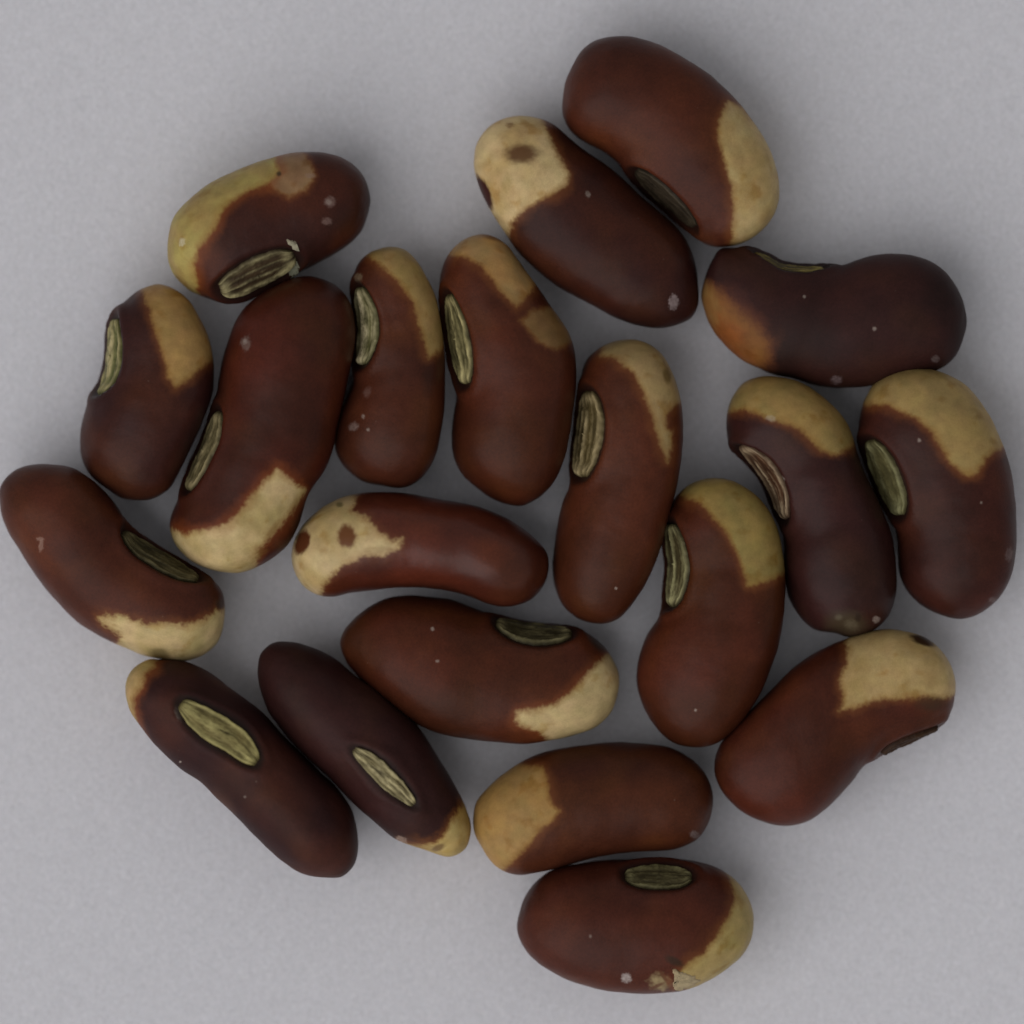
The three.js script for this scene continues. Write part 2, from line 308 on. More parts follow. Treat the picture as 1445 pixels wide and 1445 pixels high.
makeBean({
  label: 'topmost bean, large red-brown with a cream band along its right end',
  region: R1, coat: [BROWN, [0.11, 0.036, 0.026]], tilt: 0.12, h: 152,
  outline: [[480, 245], [505, 190], [545, 125], [610, 82], [700, 66], [790, 76], [890, 108], [990, 160], [1085, 225], [1175, 305], [1255, 400], [1330, 520], [1375, 640], [1385, 720], [1365, 810], [1310, 890], [1220, 945], [1110, 958], [1060, 940], [1020, 905], [960, 855], [890, 795], [820, 732], [760, 668], [705, 608], [640, 556], [550, 510], [490, 460], [462, 390], [465, 310]],
  tips: [[505, 190], [1250, 930]],
  patches: [{ color: TAN, color2: [0.5, 0.4, 0.2], poly: [[1165, 340], [1130, 420], [1120, 500], [1150, 600], [1175, 700], [1185, 800], [1180, 965], [1300, 1000], [1500, 800], [1400, 500], [1275, 420], [1230, 370]] }],
  hilum: [[755, 640], [1020, 892], 42, [885, 755]], scar: { pale: [0.06, 0.048, 0.034], mid: [0.035, 0.026, 0.019], deep: [0.018, 0.014, 0.011], lift: 2, lines: [[-0.7, 0.12, 0.4]] },
});
makeBean({
  label: 'bean tucked below the topmost bean, cream brown-spotted end, pointed dark other end',
  region: R1, coat: [[0.1, 0.034, 0.023], DARK], h: 140, tilt: 0,
  outline: [[85, 600], [95, 530], [130, 470], [190, 425], [250, 405], [300, 402], [370, 415], [430, 440], [480, 482], [560, 548], [650, 612], [735, 685], [805, 750], [878, 810], [942, 868], [988, 930], [1022, 1010], [1040, 1110], [1040, 1200], [1010, 1260], [950, 1290], [870, 1303], [780, 1290], [690, 1262], [600, 1215], [500, 1160], [430, 1120], [340, 1050], [270, 980], [225, 910], [180, 840], [140, 770], [100, 680]],
  tips: [[100, 520], [1025, 1245]],
  patches: [{ color: [0.5, 0.37, 0.17], color2: CREAM, poly: [[370, 395], [400, 470], [440, 560], [490, 650], [485, 700], [380, 760], [290, 815], [245, 860], [235, 930], [210, 990], [0, 800], [0, 450], [200, 350]] }],
  marks: [[290, 568, 68, 40, 0, SPOT, 0.5, 0.9], [128, 730, 26, 75, -24, [0.06, 0.017, 0.012], 0.25], [240, 445, 17, 12, 0, [0.2, 0.09, 0.02], 0.6, 0.8], [225, 690, 20, 38, 10, [0.3, 0.22, 0.06], 0.5, 0.6], [932, 1195, 20, 32, 10, [0.4, 0.31, 0.3], 0.25], [570, 740, 10, 14, -30, PALE, 0.4, 0.5]],
});
makeBean({
  label: 'dark bean lying sideways with an orange patch on one end',
  region: R2, coat: [DARK, BLACKISH], h: 150, tilt: 0.1, rough: 0.55,
  outline: [[170, 92], [230, 88], [300, 95], [370, 120], [430, 150], [520, 165], [600, 166], [690, 163], [760, 140], [830, 122], [910, 117], [990, 122], [1060, 145], [1120, 185], [1170, 245], [1200, 310], [1217, 400], [1205, 470], [1175, 540], [1120, 595], [1040, 625], [940, 645], [850, 665], [760, 678], [660, 682], [560, 668], [480, 645], [400, 630], [330, 600], [260, 565], [190, 500], [130, 420], [100, 340], [92, 280], [110, 200], [135, 140]],
  tips: [[105, 210], [1217, 400]],
  patches: [{ color: [0.24, 0.082, 0.022], color2: [0.2, 0.085, 0.026], soft: 15, band: 22, rough: 1.5, edge: [0.15, 0.045, 0.02], poly: [[60, 270], [130, 265], [210, 345], [310, 430], [365, 500], [360, 560], [320, 620], [150, 560], [60, 380]] }],
  marks: [[120, 330, 40, 90, -20, [0.28, 0.16, 0.05], 0.6, 0.6], [660, 650, 22, 16, 0, [0.2, 0.14, 0.14], 0.4, 0.7], [818, 437, 8, 9, 0, PALE, 0.4, 0.7], [1080, 565, 16, 14, 0, [0.2, 0.15, 0.14], 0.5, 0.6], [522, 300, 6, 7, 0, PALE, 0.4, 0.6]],
  hilum: [[300, 100], [615, 180], 26, [440, 155]], scar: { pale: [0.3, 0.25, 0.09], mid: [0.07, 0.055, 0.025], deep: [0.025, 0.02, 0.01], lines: [[-0.2, 0.5, 0.8, 0.2, 1], [0.3, 0.15, 0.3]] },
});
makeBean({
  label: 'bean with olive cream upper edge and wide striped scar along its lower edge',
  region: R3, coat: [[0.12, 0.038, 0.025], [0.085, 0.03, 0.024]], h: 155, tilt: 0.15,
  outline: [[440, 480], [450, 400], [480, 330], [540, 270], [620, 210], [700, 170], [790, 130], [880, 100], [960, 80], [1040, 72], [1120, 78], [1190, 100], [1250, 145], [1285, 200], [1300, 270], [1290, 340], [1270, 400], [1230, 450], [1180, 490], [1110, 530], [1010, 580], [930, 625], [840, 670], [760, 705], [690, 715], [600, 690], [530, 660], [470, 600], [445, 540]],
  tips: [[450, 560], [1292, 220]],
  patches: [
    { color: [0.33, 0.22, 0.12], color2: [0.26, 0.16, 0.09], soft: 4, band: 4, amount: 0.8, poly: [[860, 90], [1010, 60], [1075, 180], [1030, 240], [960, 266], [900, 240], [860, 200]] },
    { color: [0.42, 0.36, 0.12], color2: [0.36, 0.27, 0.1], edge: [0.26, 0.07, 0.018], band: 11, poly: [[900, 90], [920, 160], [870, 220], [790, 245], [720, 290], [670, 340], [650, 400], [620, 440], [580, 480], [560, 560], [570, 640], [580, 720], [480, 750], [380, 500], [480, 250], [700, 100]] }],
  marks: [[1135, 290, 24, 22, 0, [0.2, 0.12, 0.1], 0.3, 0.8], [1130, 292, 12, 12, 0, [0.42, 0.33, 0.28], 0.5, 0.8], [1120, 372, 20, 16, 0, [0.2, 0.12, 0.1], 0.4, 0.8], [508, 460, 13, 18, 20, [0.72, 0.66, 0.45], 0.4], [1050, 180, 22, 10, 0, [0.36, 0.25, 0.2], 0.5, 0.7], [918, 172, 10, 10, 0, [0.04, 0.03, 0.015], 0.5, 0.8]],
  hilum: [[655, 665], [1000, 520], 66, [832, 592]], scar: { pale: [0.36, 0.33, 0.2], mid: [0.05, 0.032, 0.019], deep: [0.022, 0.015, 0.01], cover: 0.1, lines: [[0.78, 0.1, 0.9], [0.35, 0.07, 0.55], [-0.1, 0.06, 0.35], [-0.75, 0.07, 0.3], [0.65, 0.3, 0.6, 0.5, 1]] },
  chips: [[[[945, 455], [968, 447], [990, 462], [1003, 492], [988, 500], [968, 474]], [0.42, 0.38, 0.26], 2.5], [[[950, 585], [985, 545], [1000, 552], [992, 582], [965, 605]], [0.24, 0.24, 0.16], 2]],
});
makeBean({
  label: 'small bean with tan shoulder and greenish scar jutting from its outer left side',
  region: R3, coat: [[0.1, 0.035, 0.025], [0.078, 0.027, 0.026]], h: 150, tilt: 0.16,
  outline: [[400, 635], [460, 650], [530, 700], [580, 780], [615, 860], [635, 950], [640, 1040], [630, 1110], [600, 1190], [565, 1280], [525, 1370], [490, 1440], [455, 1500], [405, 1535], [329, 1553], [249, 1543], [179, 1503], [109, 1443], [74, 1364], [69, 1273], [82, 1200], [110, 1120], [150, 1060], [170, 980], [178, 900], [185, 820], [215, 750], [270, 700], [330, 655]],
  tips: [[390, 635], [300, 1552]],
  patches: [{ color: [0.42, 0.27, 0.1], color2: [0.36, 0.24, 0.09], poly: [[315, 640], [345, 690], [370, 745], [400, 850], [430, 930], [450, 1030], [480, 1075], [540, 1040], [620, 970], [700, 900], [600, 690], [450, 580]] }],
  hilum: [[215, 770], [150, 1105], 42, [208, 930]], scar: { pale: [0.46, 0.4, 0.24], mid: [0.11, 0.12, 0.04], deep: [0.05, 0.055, 0.02], lines: [[0.5, 0.36, 1, -0.75, 0.55], [-0.4, 0.1, 0.3]] },
});
makeBean({
  label: 'large long maroon bean with a flaky pale cream lower end',
  region: R3, coat: [[0.125, 0.032, 0.022], [0.09, 0.03, 0.022]], h: 165, tilt: 0.1,
  outline: [[1023, 600], [1090, 610], [1160, 645], [1210, 700], [1235, 780], [1238, 870], [1225, 960], [1205, 1050], [1185, 1150], [1165, 1240], [1145, 1330], [1105, 1430], [1039, 1530], [999, 1654], [939, 1754], [839, 1824], [749, 1859], [649, 1854], [549, 1814], [479, 1744], [451, 1674], [458, 1610], [485, 1544], [515, 1460], [552, 1370], [592, 1280], [620, 1200], [642, 1130], [655, 1050], [670, 970], [690, 900], [720, 820], [760, 750], [820, 690], [890, 645], [960, 612]],
  tips: [[1060, 603], [620, 1845]],
  patches: [{ color: CREAM, color2: [0.46, 0.37, 0.17], edge: [0.24, 0.06, 0.016], band: 13, rough: 1.4, poly: [[430, 1670], [529, 1694], [629, 1674], [699, 1654], [759, 1594], [809, 1534], [859, 1464], [909, 1419], [969, 1464], [1029, 1514], [979, 1594], [919, 1674], [869, 1714], [829, 1764], [819, 1850], [700, 1950], [400, 1850]] }],
  marks: [[775, 890, 22, 30, -10, [0.26, 0.19, 0.16], 0.3, 0.8], [772, 880, 9, 12, 0, [0.45, 0.37, 0.32], 0.5, 0.8], [800, 1800, 60, 18, -35, [0.3, 0.2, 0.06], 0.6, 0.5], [890, 1680, 50, 12, -55, [0.28, 0.16, 0.05], 0.5, 0.6]],
  hilum: [[645, 1155], [490, 1500], 48, [602, 1324]], scar: { pale: [0.34, 0.29, 0.18], mid: [0.13, 0.11, 0.06], deep: [0.05, 0.04, 0.02], lines: [[0.45, 0.22, 0.9, -1, 0.5], [-0.55, 0.2, 0.45], [-0.05, 0.07, 0.3, -0.2, 1]] },
});
makeBean({
  label: 'narrowest upright bean, tan stripe down one side, bright cream scar on the other',
  region: R4, coat: [[0.135, 0.045, 0.028], [0.1, 0.034, 0.024]], h: 150, tilt: 0.2,
  outline: [[230, 150], [280, 125], [340, 115], [400, 130], [450, 180], [490, 250], [525, 330], [545, 420], [558, 500], [566, 600], [566, 700], [562, 800], [550, 900], [530, 990], [490, 1070], [440, 1120], [380, 1140], [300, 1130], [220, 1110], [150, 1060], [110, 1000], [95, 920], [110, 830], [150, 740], [178, 660], [178, 610], [182, 550], [190, 490], [186, 420], [173, 340], [170, 260], [190, 195]],
  tips: [[310, 118], [330, 1138]],
  patches: [{ color: [0.36, 0.25, 0.1], color2: [0.3, 0.22, 0.08], poly: [[225, 150], [270, 180], [330, 230], [390, 290], [430, 350], [450, 420], [470, 500], [500, 590], [540, 560], [600, 500], [580, 300], [450, 80], [300, 60], [200, 100]] }],
  marks: [[180, 880, 20, 16, -30, [0.4, 0.3, 0.26], 0.5, 0.6], [240, 735, 14, 22, 20, [0.3, 0.18, 0.15], 0.5, 0.5], [240, 893, 7, 7, 0, PALE, 0.4, 0.6], [220, 838, 7, 10, 0, PALE, 0.4, 0.5], [205, 250, 16, 20, 20, [0.36, 0.28, 0.17], 0.4, 0.7], [500, 690, 30, 60, 0, [0.03, 0.014, 0.01], 0.7, 0.4]],
  hilum: [[190, 275], [200, 625], 50, [232, 450]], scar: { pale: [0.62, 0.56, 0.4], mid: [0.12, 0.12, 0.045], deep: [0.05, 0.05, 0.02], lines: [[0.4, 0.36, 1.1, -0.8, 1], [-0.35, 0.08, 0.4, -1, 0.4], [0.2, 0.3, 0.6, 0.7, 1]] },
});
makeBean({
  label: 'upright bean with tan upper end and a second faint brownish patch below it',
  region: R4, coat: [[0.14, 0.042, 0.025], [0.11, 0.036, 0.022]], h: 155, tilt: 0.18,
  outline: [[720, 62], [780, 75], [830, 110], [880, 175], [930, 245], [985, 325], [1040, 400], [1090, 480], [1115, 560], [1122, 680], [1110, 800], [1092, 920], [1070, 1020], [1030, 1110], [970, 1180], [900, 1215], [830, 1210], [760, 1180], [700, 1140], [640, 1080], [605, 1010], [592, 920], [600, 830], [612, 740], [600, 680], [582, 600], [567, 500], [552, 400], [542, 300], [547, 240], [570, 170], [610, 115], [660, 78]],
  tips: [[700, 63], [870, 1215]],
  patches: [{ color: [0.27, 0.17, 0.07], color2: [0.2, 0.13, 0.05], soft: 6, band: 4, glow: 0.3, amount: 0.75, poly: [[890, 430], [930, 395], [1030, 370], [1110, 430], [1120, 510], [1040, 555], [960, 520]] },
    { color: [0.42, 0.25, 0.09], color2: [0.34, 0.23, 0.1], poly: [[575, 150], [610, 160], [660, 165], [720, 200], [770, 260], [820, 330], [870, 370], [915, 330], [970, 250], [900, 80], [700, 0], [560, 90]] }],
  marks: [[780, 78, 60, 14, 12, [0.1, 0.035, 0.015], 0.5, 0.7]],
  hilum: [[555, 310], [622, 722], 48, [622, 530]], scar: { pale: [0.5, 0.45, 0.25], mid: [0.1, 0.09, 0.045], deep: [0.04, 0.034, 0.016], lines: [[0.25, 0.13, 0.95, -0.8, 1], [0.15, 0.3, 0.8, 0.6, 1], [-0.7, 0.1, 0.35]] },
});
makeBean({
  label: 'slender upright bean with a grey-cream notched stripe and wide olive scar',
  region: S4, coat: [[0.15, 0.048, 0.028], [0.12, 0.04, 0.022]], h: 155, tilt: 0.2,
  outline: [[400, 58], [470, 65], [540, 105], [590, 175], [625, 270], [640, 380], [642, 480], [630, 600], [605, 720], [570, 850], [540, 960], [500, 1060], [440, 1160], [370, 1240], [300, 1265], [220, 1250], [150, 1205], [105, 1130], [90, 1040], [95, 940], [112, 840], [142, 730], [172, 660], [168, 600], [175, 520], [187, 430], [197, 330], [208, 230], [240, 140], [310, 85]],
  tips: [[420, 58], [280, 1263]],
  patches: [{ color: [0.4, 0.3, 0.14], color2: [0.33, 0.25, 0.12], poly: [[290, 125], [360, 145], [420, 190], [460, 250], [490, 330], [520, 420], [550, 520], [575, 580], [595, 520], [598, 450], [570, 440], [570, 380], [610, 335], [680, 330], [680, 180], [500, 0], [310, 40]] }],
  marks: [[572, 215, 16, 32, -10, [0.16, 0.1, 0.03], 0.5, 0.8], [358, 1115, 6, 6, 0, PALE, 0.4, 0.8]],
  hilum: [[225, 270], [190, 655], 60, [242, 465]], scar: { pale: [0.46, 0.38, 0.24], mid: [0.1, 0.075, 0.032], deep: [0.045, 0.034, 0.015], lines: [[0.42, 0.13, 0.8, -0.5, 1], [0.75, 0.07, 0.5], [0.5, 0.3, 0.7, 0.75, 1], [-0.5, 0.08, 0.2]] },
});
makeBean({
  label: 'dark purplish bean with cream top, brown-edged scar and a chipped lower tip',
  region: S7, coat: [[0.085, 0.03, 0.027], [0.068, 0.025, 0.022]], h: 155, tilt: 0.12,
  outline: [[230, 168], [310, 165], [400, 185], [480, 225], [560, 290], [620, 360], [655, 430], [685, 520], [720, 620], [758, 700], [798, 790], [835, 880], [853, 980], [862, 1080], [855, 1180], [820, 1270], [750, 1330], [650, 1360], [570, 1340], [490, 1325], [430, 1280], [380, 1210], [350, 1120], [340, 1020], [345, 940], [335, 860], [300, 780], [265, 690], [210, 600], [145, 530], [100, 490], [80, 400], [85, 320], [110, 250], [160, 195]],
  tips: [[190, 180], [700, 1350]],
  patches: [{ color: [0.36, 0.25, 0.09], color2: [0.29, 0.22, 0.08], poly: [[60, 335], [160, 320], [240, 345], [310, 375], [390, 400], [460, 450], [510, 510], [580, 530], [640, 500], [720, 450], [620, 200], [300, 80], [40, 180]] }],
  marks: [[280, 360, 22, 14, 10, [0.55, 0.47, 0.36], 0.4, 0.7], [630, 1300, 85, 55, 10, [0.075, 0.055, 0.03], 0.6, 0.8], [650, 1305, 30, 20, 20, [0.2, 0.16, 0.1], 0.7, 0.5], [590, 1270, 16, 12, 0, [0.16, 0.13, 0.08], 0.6, 0.5], [680, 1270, 14, 20, 0, [0.03, 0.018, 0.012], 0.6, 0.7], [765, 1280, 17, 15, 0, [0.48, 0.38, 0.32], 0.35], [335, 635, 10, 16, -40, PALE, 0.4, 0.7], [200, 170, 40, 12, 0, [0.2, 0.13, 0.05], 0.6, 0.6]],
  hilum: [[130, 495], [330, 845], 50, [262, 630]], scar: { pale: [0.46, 0.37, 0.28], mid: [0.085, 0.038, 0.022], deep: [0.03, 0.015, 0.01], lines: [[0.62, 0.1, 0.95, -0.5, 1], [-0.7, 0.06, 0.3], [0.1, 0.4, 0.55, 0.55, 1]] },
});
makeBean({
  label: 'rightmost bean, purplish red with a broad cream top and smooth olive scar',
  region: S7, coat: [[0.1, 0.032, 0.027], [0.085, 0.029, 0.022]], h: 155, tilt: 0.14,
  outline: [[930, 122], [1010, 130], [1090, 155], [1170, 205], [1240, 280], [1300, 370], [1350, 480], [1385, 600], [1405, 740], [1410, 880], [1400, 1000], [1375, 1100], [1320, 1190], [1240, 1255], [1150, 1278], [1060, 1260], [970, 1212], [910, 1150], [880, 1080], [868, 980], [862, 900], [840, 830], [800, 750], [755, 640], [715, 530], [690, 440], [695, 350], [715, 270], [755, 200], [830, 145]],
  tips: [[900, 124], [1160, 1278]],
  patches: [{ color: [0.38, 0.28, 0.11], color2: [0.32, 0.24, 0.1], edge: [0.22, 0.07, 0.02], poly: [[700, 300], [800, 295], [880, 330], [960, 370], [1020, 430], [1060, 500], [1100, 570], [1170, 620], [1220, 610], [1260, 540], [1330, 500], [1420, 470], [1300, 200], [950, 40], [680, 150]] }],
  marks: [[1370, 980, 18, 30, 10, [0.26, 0.18, 0.17], 0.4, 0.7], [957, 460, 8, 8, 0, PALE, 0.4, 0.8], [1295, 1190, 16, 12, 0, [0.26, 0.18, 0.17], 0.5, 0.7], [1240, 745, 5, 6, 0, PALE, 0.4, 0.6]],
  hilum: [[705, 450], [850, 815], 62, [808, 620]], scar: { pale: [0.27, 0.27, 0.16], mid: [0.105, 0.095, 0.045], deep: [0.05, 0.045, 0.022], cover: 0.3, lines: [[0.6, 0.12, 0.55], [-0.1, 0.5, 0.5, 0.5, 1]] },
});
makeBean({
  label: 'upright bean with a large mustard shoulder patch and thin pale greenish scar',
  region: S5, coat: [[0.145, 0.042, 0.027], [0.115, 0.038, 0.02]], h: 160, tilt: 0.2,
  outline: [[360, 45], [440, 45], [520, 75], [590, 130], [640, 210], [670, 300], [685, 400], [690, 500], [682, 600], [660, 720], [620, 830], [580, 930], [530, 1010], [470, 1080], [400, 1125], [310, 1140], [230, 1120], [160, 1060], [110, 980], [85, 890], [90, 790], [120, 690], [165, 620], [192, 570], [198, 500], [205, 420], [196, 330], [188, 240], [210, 180], [250, 110], [300, 65]],
  tips: [[390, 42], [300, 1140]],
  patches: [{ color: [0.35, 0.26, 0.085], color2: [0.29, 0.23, 0.08], poly: [[255, 115], [330, 140], [390, 200], [440, 260], [480, 330], [510, 410], [530, 480], [600, 470], [660, 440], [750, 400], [720, 180], [500, -20], [270, 20]] }],
  marks: [[320, 985, 6, 6, 0, PALE, 0.4, 0.8]],
  hilum: [[205, 215], [200, 575], 44, [242, 400]], scar: { pale: [0.4, 0.39, 0.23], mid: [0.075, 0.06, 0.03], deep: [0.03, 0.025, 0.013], lines: [[0.45, 0.12, 0.9, -0.7, 1], [0.35, 0.3, 0.7, 0.4, 1]] },
});
makeBean({
  label: 'leftmost bean, red-brown with a ragged cream strip along its lower end',
  region: S1, coat: [[0.14, 0.044, 0.028], [0.11, 0.036, 0.024]], h: 150, tilt: 0.12,
  outline: [[0, 450], [30, 400], [90, 360], [170, 345], [250, 348], [320, 365], [390, 410], [450, 470], [505, 540], [550, 610], [620, 665], [700, 715], [780, 765], [850, 805], [905, 840], [945, 890], [957, 960], [950, 1040], [920, 1110], [860, 1160], [780, 1185], [690, 1175], [600, 1155], [530, 1125], [480, 1105], [400, 1060], [310, 1000], [230, 920], [160, 830], [90, 720], [30, 620], [3, 540]],
  tips: [[20, 415], [930, 1090]],
  patches: [{ color: CREAM, color2: [0.48, 0.4, 0.19], rough: 1.7, poly: [[425, 990], [470, 985], [520, 985], [580, 1005], [640, 1025], [720, 1020], [800, 1030], [870, 1005], [920, 965], [1000, 940], [1000, 1200], [700, 1250], [480, 1130], [520, 1080], [450, 1030]] }],
  marks: [[680, 1150, 40, 22, 10, [0.16, 0.12, 0.04], 0.5, 0.7], [182, 690, 10, 26, 5, [0.42, 0.26, 0.2], 0.3, 0.8], [178, 664, 18, 8, 0, [0.42, 0.26, 0.2], 0.3, 0.8], [935, 940, 18, 20, 0, [0.05, 0.03, 0.02], 0.5, 0.7]],
  hilum: [[545, 605], [870, 825], 52, [680, 735]], scar: { pale: [0.16, 0.14, 0.08], mid: [0.065, 0.057, 0.03], deep: [0.026, 0.022, 0.012], lines: [[0.1, 0.1, 0.7], [-0.7, 0.1, 0.5], [0.7, 0.1, 0.5]] },
});
makeBean({
  label: 'glossy reddish bean lying across the middle, cream end with two brown spots',
  region: S3, coat: [[0.165, 0.042, 0.026], [0.12, 0.035, 0.024]], h: 165, tilt: 0, rough: 0.34, gloss: 0.5,
  outline: [[60, 400], [75, 340], [110, 280], [170, 225], [240, 185], [310, 165], [400, 153], [500, 160], [600, 175], [700, 190], [800, 210], [890, 245], [970, 290], [1040, 345], [1085, 410], [1085, 480], [1060, 540], [1010, 590], [930, 612], [850, 600], [780, 575], [690, 550], [600, 538], [520, 537], [440, 542], [360, 550], [290, 560], [230, 572], [170, 565], [110, 530], [75, 480]],
  tips: [[65, 440], [1082, 440]],
  patches: [{ color: CREAM, color2: [0.5, 0.39, 0.18], rough: 1.5, edge: [0.17, 0.05, 0.02], poly: [[345, 130], [320, 180], [310, 230], [370, 260], [420, 320], [470, 345], [503, 338], [490, 380], [440, 410], [360, 410], [290, 440], [230, 480], [190, 530], [170, 600], [20, 550], [20, 300], [230, 120]] }],
  marks: [[285, 330, 38, 46, -10, [0.17, 0.06, 0.015], 0.3], [106, 355, 28, 50, 22, [0.12, 0.035, 0.012], 0.25], [255, 205, 14, 10, 0, [0.12, 0.1, 0.03], 0.5, 0.7], [400, 385, 60, 14, -5, [0.36, 0.22, 0.08], 0.6, 0.5], [730, 180, 20, 6, 0, [0.2, 0.1, 0.1], 0.5, 0.4]],
});
makeBean({
  label: 'bean below the glossy spotted one, cream lower end, olive scar on upper edge',
  region: S3, coat: [[0.145, 0.043, 0.026], [0.11, 0.04, 0.024]], h: 150, tilt: -0.1,
  outline: [[255, 760], [270, 710], [310, 660], [370, 615], [440, 580], [520, 567], [600, 572], [700, 585], [780, 612], [860, 642], [960, 668], [1060, 685], [1160, 695], [1230, 710], [1300, 760], [1345, 820], [1370, 880], [1365, 960], [1340, 1030], [1280, 1090], [1190, 1125], [1100, 1145], [1000, 1160], [900, 1155], [800, 1145], [700, 1130], [600, 1100], [500, 1040], [420, 980], [340, 900], [280, 830]],
  tips: [[258, 780], [1362, 970]],
  patches: [{ color: CREAM, color2: [0.5, 0.41, 0.21], rough: 1.2, edge: [0.22, 0.06, 0.018], poly: [[955, 1060], [962, 1025], [1050, 1015], [1110, 995], [1180, 950], [1230, 890], [1290, 830], [1350, 780], [1480, 900], [1350, 1180], [1150, 1200], [1040, 1110], [970, 1085]] }],
  marks: [[625, 700, 7, 8, 0, PALE, 0.4, 0.9], [645, 827, 8, 5, 0, PALE, 0.4, 0.7], [1290, 760, 40, 22, 35, [0.04, 0.022, 0.012], 0.6, 0.8]],
  hilum: [[865, 665], [1195, 735], 46, [1020, 722]], dip: 4, scar: { pale: [0.24, 0.22, 0.13], mid: [0.06, 0.052, 0.028], deep: [0.028, 0.023, 0.013], lines: [[0.7, 0.14, 0.5], [-0.6, 0.12, 0.35], [0, 0.6, 0.6, -1, -0.75]] },
});
makeBean({
  label: 'bean standing on edge with a large yellow-green scar facing straight up',
  region: S2, coat: [[0.1, 0.035, 0.028], [0.075, 0.026, 0.025]], h: 175, tilt: -0.05, saddle: [0.36, 0.12], rough: 0.55, square: 0.98,
  outline: [[110, 360], [115, 300], [150, 245], [210, 210], [260, 212], [330, 215], [400, 235], [470, 270], [550, 330], [620, 380], [700, 440], [780, 530], [860, 610], [940, 690], [1000, 750], [1045, 810], [1078, 870], [1100, 960], [1100, 1030], [1080, 1090], [1030, 1135], [960, 1138], [890, 1130], [820, 1100], [740, 1040], [660, 960], [580, 880], [500, 800], [430, 730], [340, 670], [250, 590], [180, 500], [130, 430]],
  tips: [[135, 265], [1078, 1092]],
  patches: [{ color: [0.5, 0.36, 0.16], color2: [0.42, 0.34, 0.14], edge: [0.3, 0.08, 0.02], band: 12, poly: [[255, 190], [240, 235], [205, 270], [185, 330], [155, 375], [150, 420], [165, 490], [190, 560], [60, 470], [40, 280], [180, 140]] }],
  marks: [[348, 645, 5, 5, 0, PALE, 0.4, 0.9], [345, 435, 14, 30, -15, [0.36, 0.3, 0.25], 0.4, 0.7], [520, 830, 60, 40, 45, [0.12, 0.05, 0.03], 0.7, 0.5], [625, 790, 6, 5, 0, PALE, 0.4, 0.5]],
  hilum: [[345, 385], [680, 645], 68], dip: 3, ring: [0.018, 0.012, 0.009], scar: { pale: [0.42, 0.39, 0.19], mid: [0.16, 0.13, 0.055], deep: [0.06, 0.05, 0.02], cover: 0.7, lines: [[0.1, 0.3, 0.6, -0.95, 0.3], [0.75, 0.12, 0.5], [-0.72, 0.14, 0.5], [-0.2, 0.45, 0.4, 0.4, 1]] },
});
makeBean({
  label: 'dark maroon bean on edge with shaggy pale scar and yellow lower tip',
  region: S2, coat: [[0.08, 0.028, 0.026], [0.07, 0.025, 0.022]], h: 175, tilt: -0.05, saddle: [0.55, 0.08], rough: 0.55, square: 0.98,
  outline: [[675, 240], [685, 190], [730, 147], [790, 138], [860, 145], [940, 175], [1010, 215], [1080, 275], [1170, 330], [1260, 400], [1340, 480], [1410, 580], [1465, 670], [1515, 760], [1560, 850], [1580, 930], [1560, 1010], [1490, 1054], [1385, 1024], [1265, 980], [1180, 912], [1105, 850], [1058, 800], [985, 725], [905, 650], [825, 570], [765, 495], [720, 430], [690, 350], [675, 290]],
  tips: [[695, 175], [1550, 1020]],
  patches: [{ color: [0.42, 0.3, 0.09], color2: [0.5, 0.4, 0.17], edge: [0.24, 0.08, 0.02], rough: 1.4, poly: [[1290, 992], [1370, 1000], [1430, 985], [1480, 930], [1530, 850], [1560, 800], [1680, 900], [1600, 1130], [1390, 1100]] }],
  marks: [[1283, 978, 24, 18, 20, [0.5, 0.36, 0.28], 0.4, 0.9], [1440, 1010, 30, 14, -30, [0.12, 0.05, 0.02], 0.5, 0.7]],
  hilum: [[1075, 585], [1345, 825], 46], dip: 2, scar: { pale: [0.5, 0.45, 0.29], mid: [0.12, 0.1, 0.05], deep: [0.045, 0.036, 0.018], cover: 0.6, lines: [[0.35, 0.16, 0.9, -0.9, 0.4], [-0.1, 0.16, 0.9, -0.3, 1], [-0.6, 0.12, 0.6, -1, 0.2]] },
});
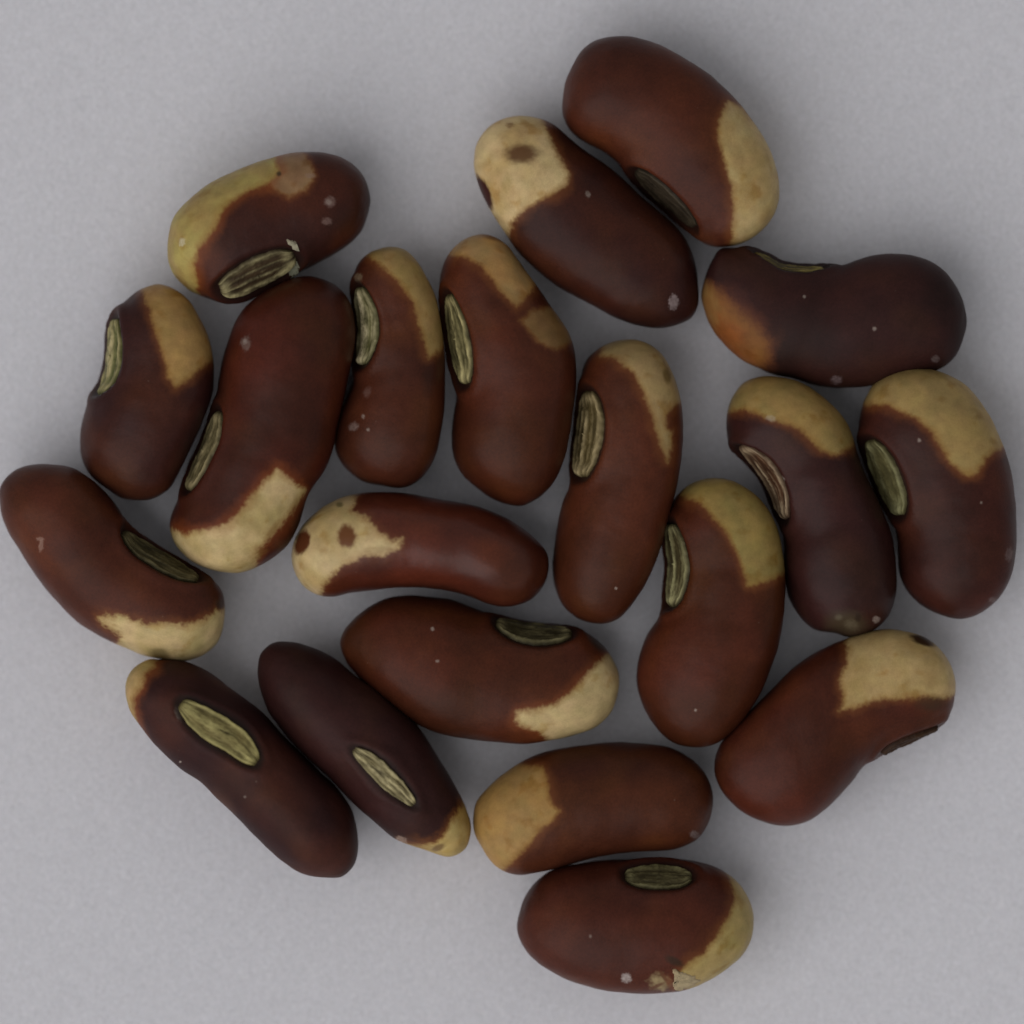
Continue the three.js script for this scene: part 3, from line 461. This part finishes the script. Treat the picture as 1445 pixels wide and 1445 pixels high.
makeBean({
  label: 'slanting bean with a broad cream upper end and dark scar jutting below it',
  region: S5, coat: [[0.14, 0.04, 0.027], [0.11, 0.034, 0.022]], h: 155, tilt: -0.06,
  outline: [[935, 697], [1000, 672], [1080, 657], [1170, 665], [1250, 690], [1310, 730], [1355, 790], [1380, 860], [1380, 930], [1360, 1000], [1310, 1052], [1260, 1082], [1180, 1115], [1110, 1145], [1050, 1185], [1000, 1225], [970, 1270], [920, 1330], [860, 1390], [790, 1440], [720, 1460], [640, 1455], [560, 1430], [490, 1385], [430, 1320], [402, 1250], [402, 1190], [430, 1115], [490, 1045], [560, 975], [640, 895], [720, 815], [800, 760], [870, 725]],
  tips: [[1378, 850], [425, 1320]],
  patches: [{ color: [0.52, 0.4, 0.19], color2: [0.42, 0.31, 0.13], rough: 1.2, poly: [[925, 660], [935, 740], [930, 800], [905, 860], [920, 930], [905, 990], [960, 975], [1040, 950], [1150, 935], [1250, 935], [1330, 940], [1390, 925], [1480, 850], [1300, 580], [1000, 600]] }],
  marks: [[1245, 705, 52, 18, 18, [0.06, 0.028, 0.012], 0.35], [1280, 960, 60, 30, 0, [0.05, 0.032, 0.018], 0.6, 0.6]],
  hilum: [[1070, 1172], [1318, 1052], 24, [1190, 1112]], dip: -1, ring: [0.05, 0.018, 0.01], scar: { pale: [0.05, 0.027, 0.014], mid: [0.036, 0.016, 0.009], deep: [0.024, 0.011, 0.007], lift: 3, lines: [[0.4, 0.2, 0.4]] },
});
makeBean({
  label: 'smooth scarless brown bean with a plain ochre end, above the lowest bean',
  region: S6, coat: [[0.125, 0.042, 0.022], [0.1, 0.034, 0.023]], h: 152, tilt: 0, rough: 0.45,
  outline: [[85, 500], [100, 450], [150, 390], [220, 330], [300, 280], [380, 245], [480, 222], [600, 210], [700, 205], [800, 210], [900, 222], [980, 255], [1050, 310], [1095, 390], [1102, 470], [1085, 540], [1040, 610], [960, 650], [850, 665], [740, 675], [640, 688], [540, 708], [440, 735], [360, 755], [280, 768], [200, 745], [150, 705], [110, 640], [85, 570]],
  tips: [[92, 590], [1102, 440]],
  patches: [{ color: [0.4, 0.25, 0.085], color2: [0.36, 0.24, 0.09], poly: [[260, 290], [320, 300], [375, 305], [400, 350], [405, 410], [415, 460], [450, 490], [420, 530], [370, 570], [330, 630], [270, 680], [210, 755], [100, 780], [20, 600], [40, 400]] }],
  marks: [[1025, 595, 22, 16, 30, [0.3, 0.24, 0.23], 0.4, 0.8]],
});
makeBean({
  label: 'lowest bean, plump red-brown with olive cream end and torn pale skin flake',
  region: S6, coat: [[0.13, 0.04, 0.028], [0.105, 0.034, 0.026]], h: 158, tilt: -0.1,
  outline: [[270, 1000], [280, 930], [310, 850], [370, 775], [440, 735], [540, 717], [640, 705], [740, 702], [850, 695], [960, 702], [1060, 715], [1150, 750], [1220, 810], [1260, 880], [1275, 950], [1265, 1030], [1230, 1100], [1170, 1160], [1090, 1215], [1000, 1250], [900, 1265], [790, 1270], [680, 1262], [570, 1240], [460, 1200], [360, 1140], [300, 1075]],
  tips: [[275, 1000], [1270, 980]],
  patches: [{ color: [0.38, 0.31, 0.12], color2: [0.42, 0.33, 0.14], rough: 1.2, poly: [[1165, 760], [1190, 850], [1170, 930], [1130, 1000], [1080, 1060], [1060, 1090], [1000, 1125], [960, 1170], [990, 1230], [1000, 1320], [1250, 1250], [1350, 950], [1280, 780]] }],
  marks: [[875, 1215, 42, 34, 20, [0.4, 0.3, 0.15], 0.5, 0.9], [890, 1190, 30, 8, 55, [0.13, 0.045, 0.02], 0.5, 0.8], [860, 1232, 36, 7, -25, [0.13, 0.045, 0.02], 0.5, 0.8], [732, 1197, 22, 18, 20, [0.62, 0.54, 0.5], 0.35], [935, 1125, 40, 16, 25, [0.04, 0.022, 0.012], 0.5, 0.8], [920, 1225, 14, 40, -25, [0.2, 0.07, 0.03], 0.5, 0.9], [580, 1020, 6, 7, 0, PALE, 0.4, 0.5]],
  hilum: [[720, 775], [1025, 740], 54, [870, 768]], scar: { pale: [0.19, 0.18, 0.1], mid: [0.075, 0.065, 0.034], deep: [0.03, 0.025, 0.014], lines: [[0.7, 0.14, 0.5], [-0.7, 0.14, 0.5], [0, 0.6, 0.5, -1, -0.7]] },
  chips: [[[[915, 1145], [945, 1162], [1000, 1180], [1052, 1212], [1010, 1240], [955, 1256], [925, 1235], [935, 1195]], [0.46, 0.36, 0.2], 2]],
});

renderer.render(scene, camera);
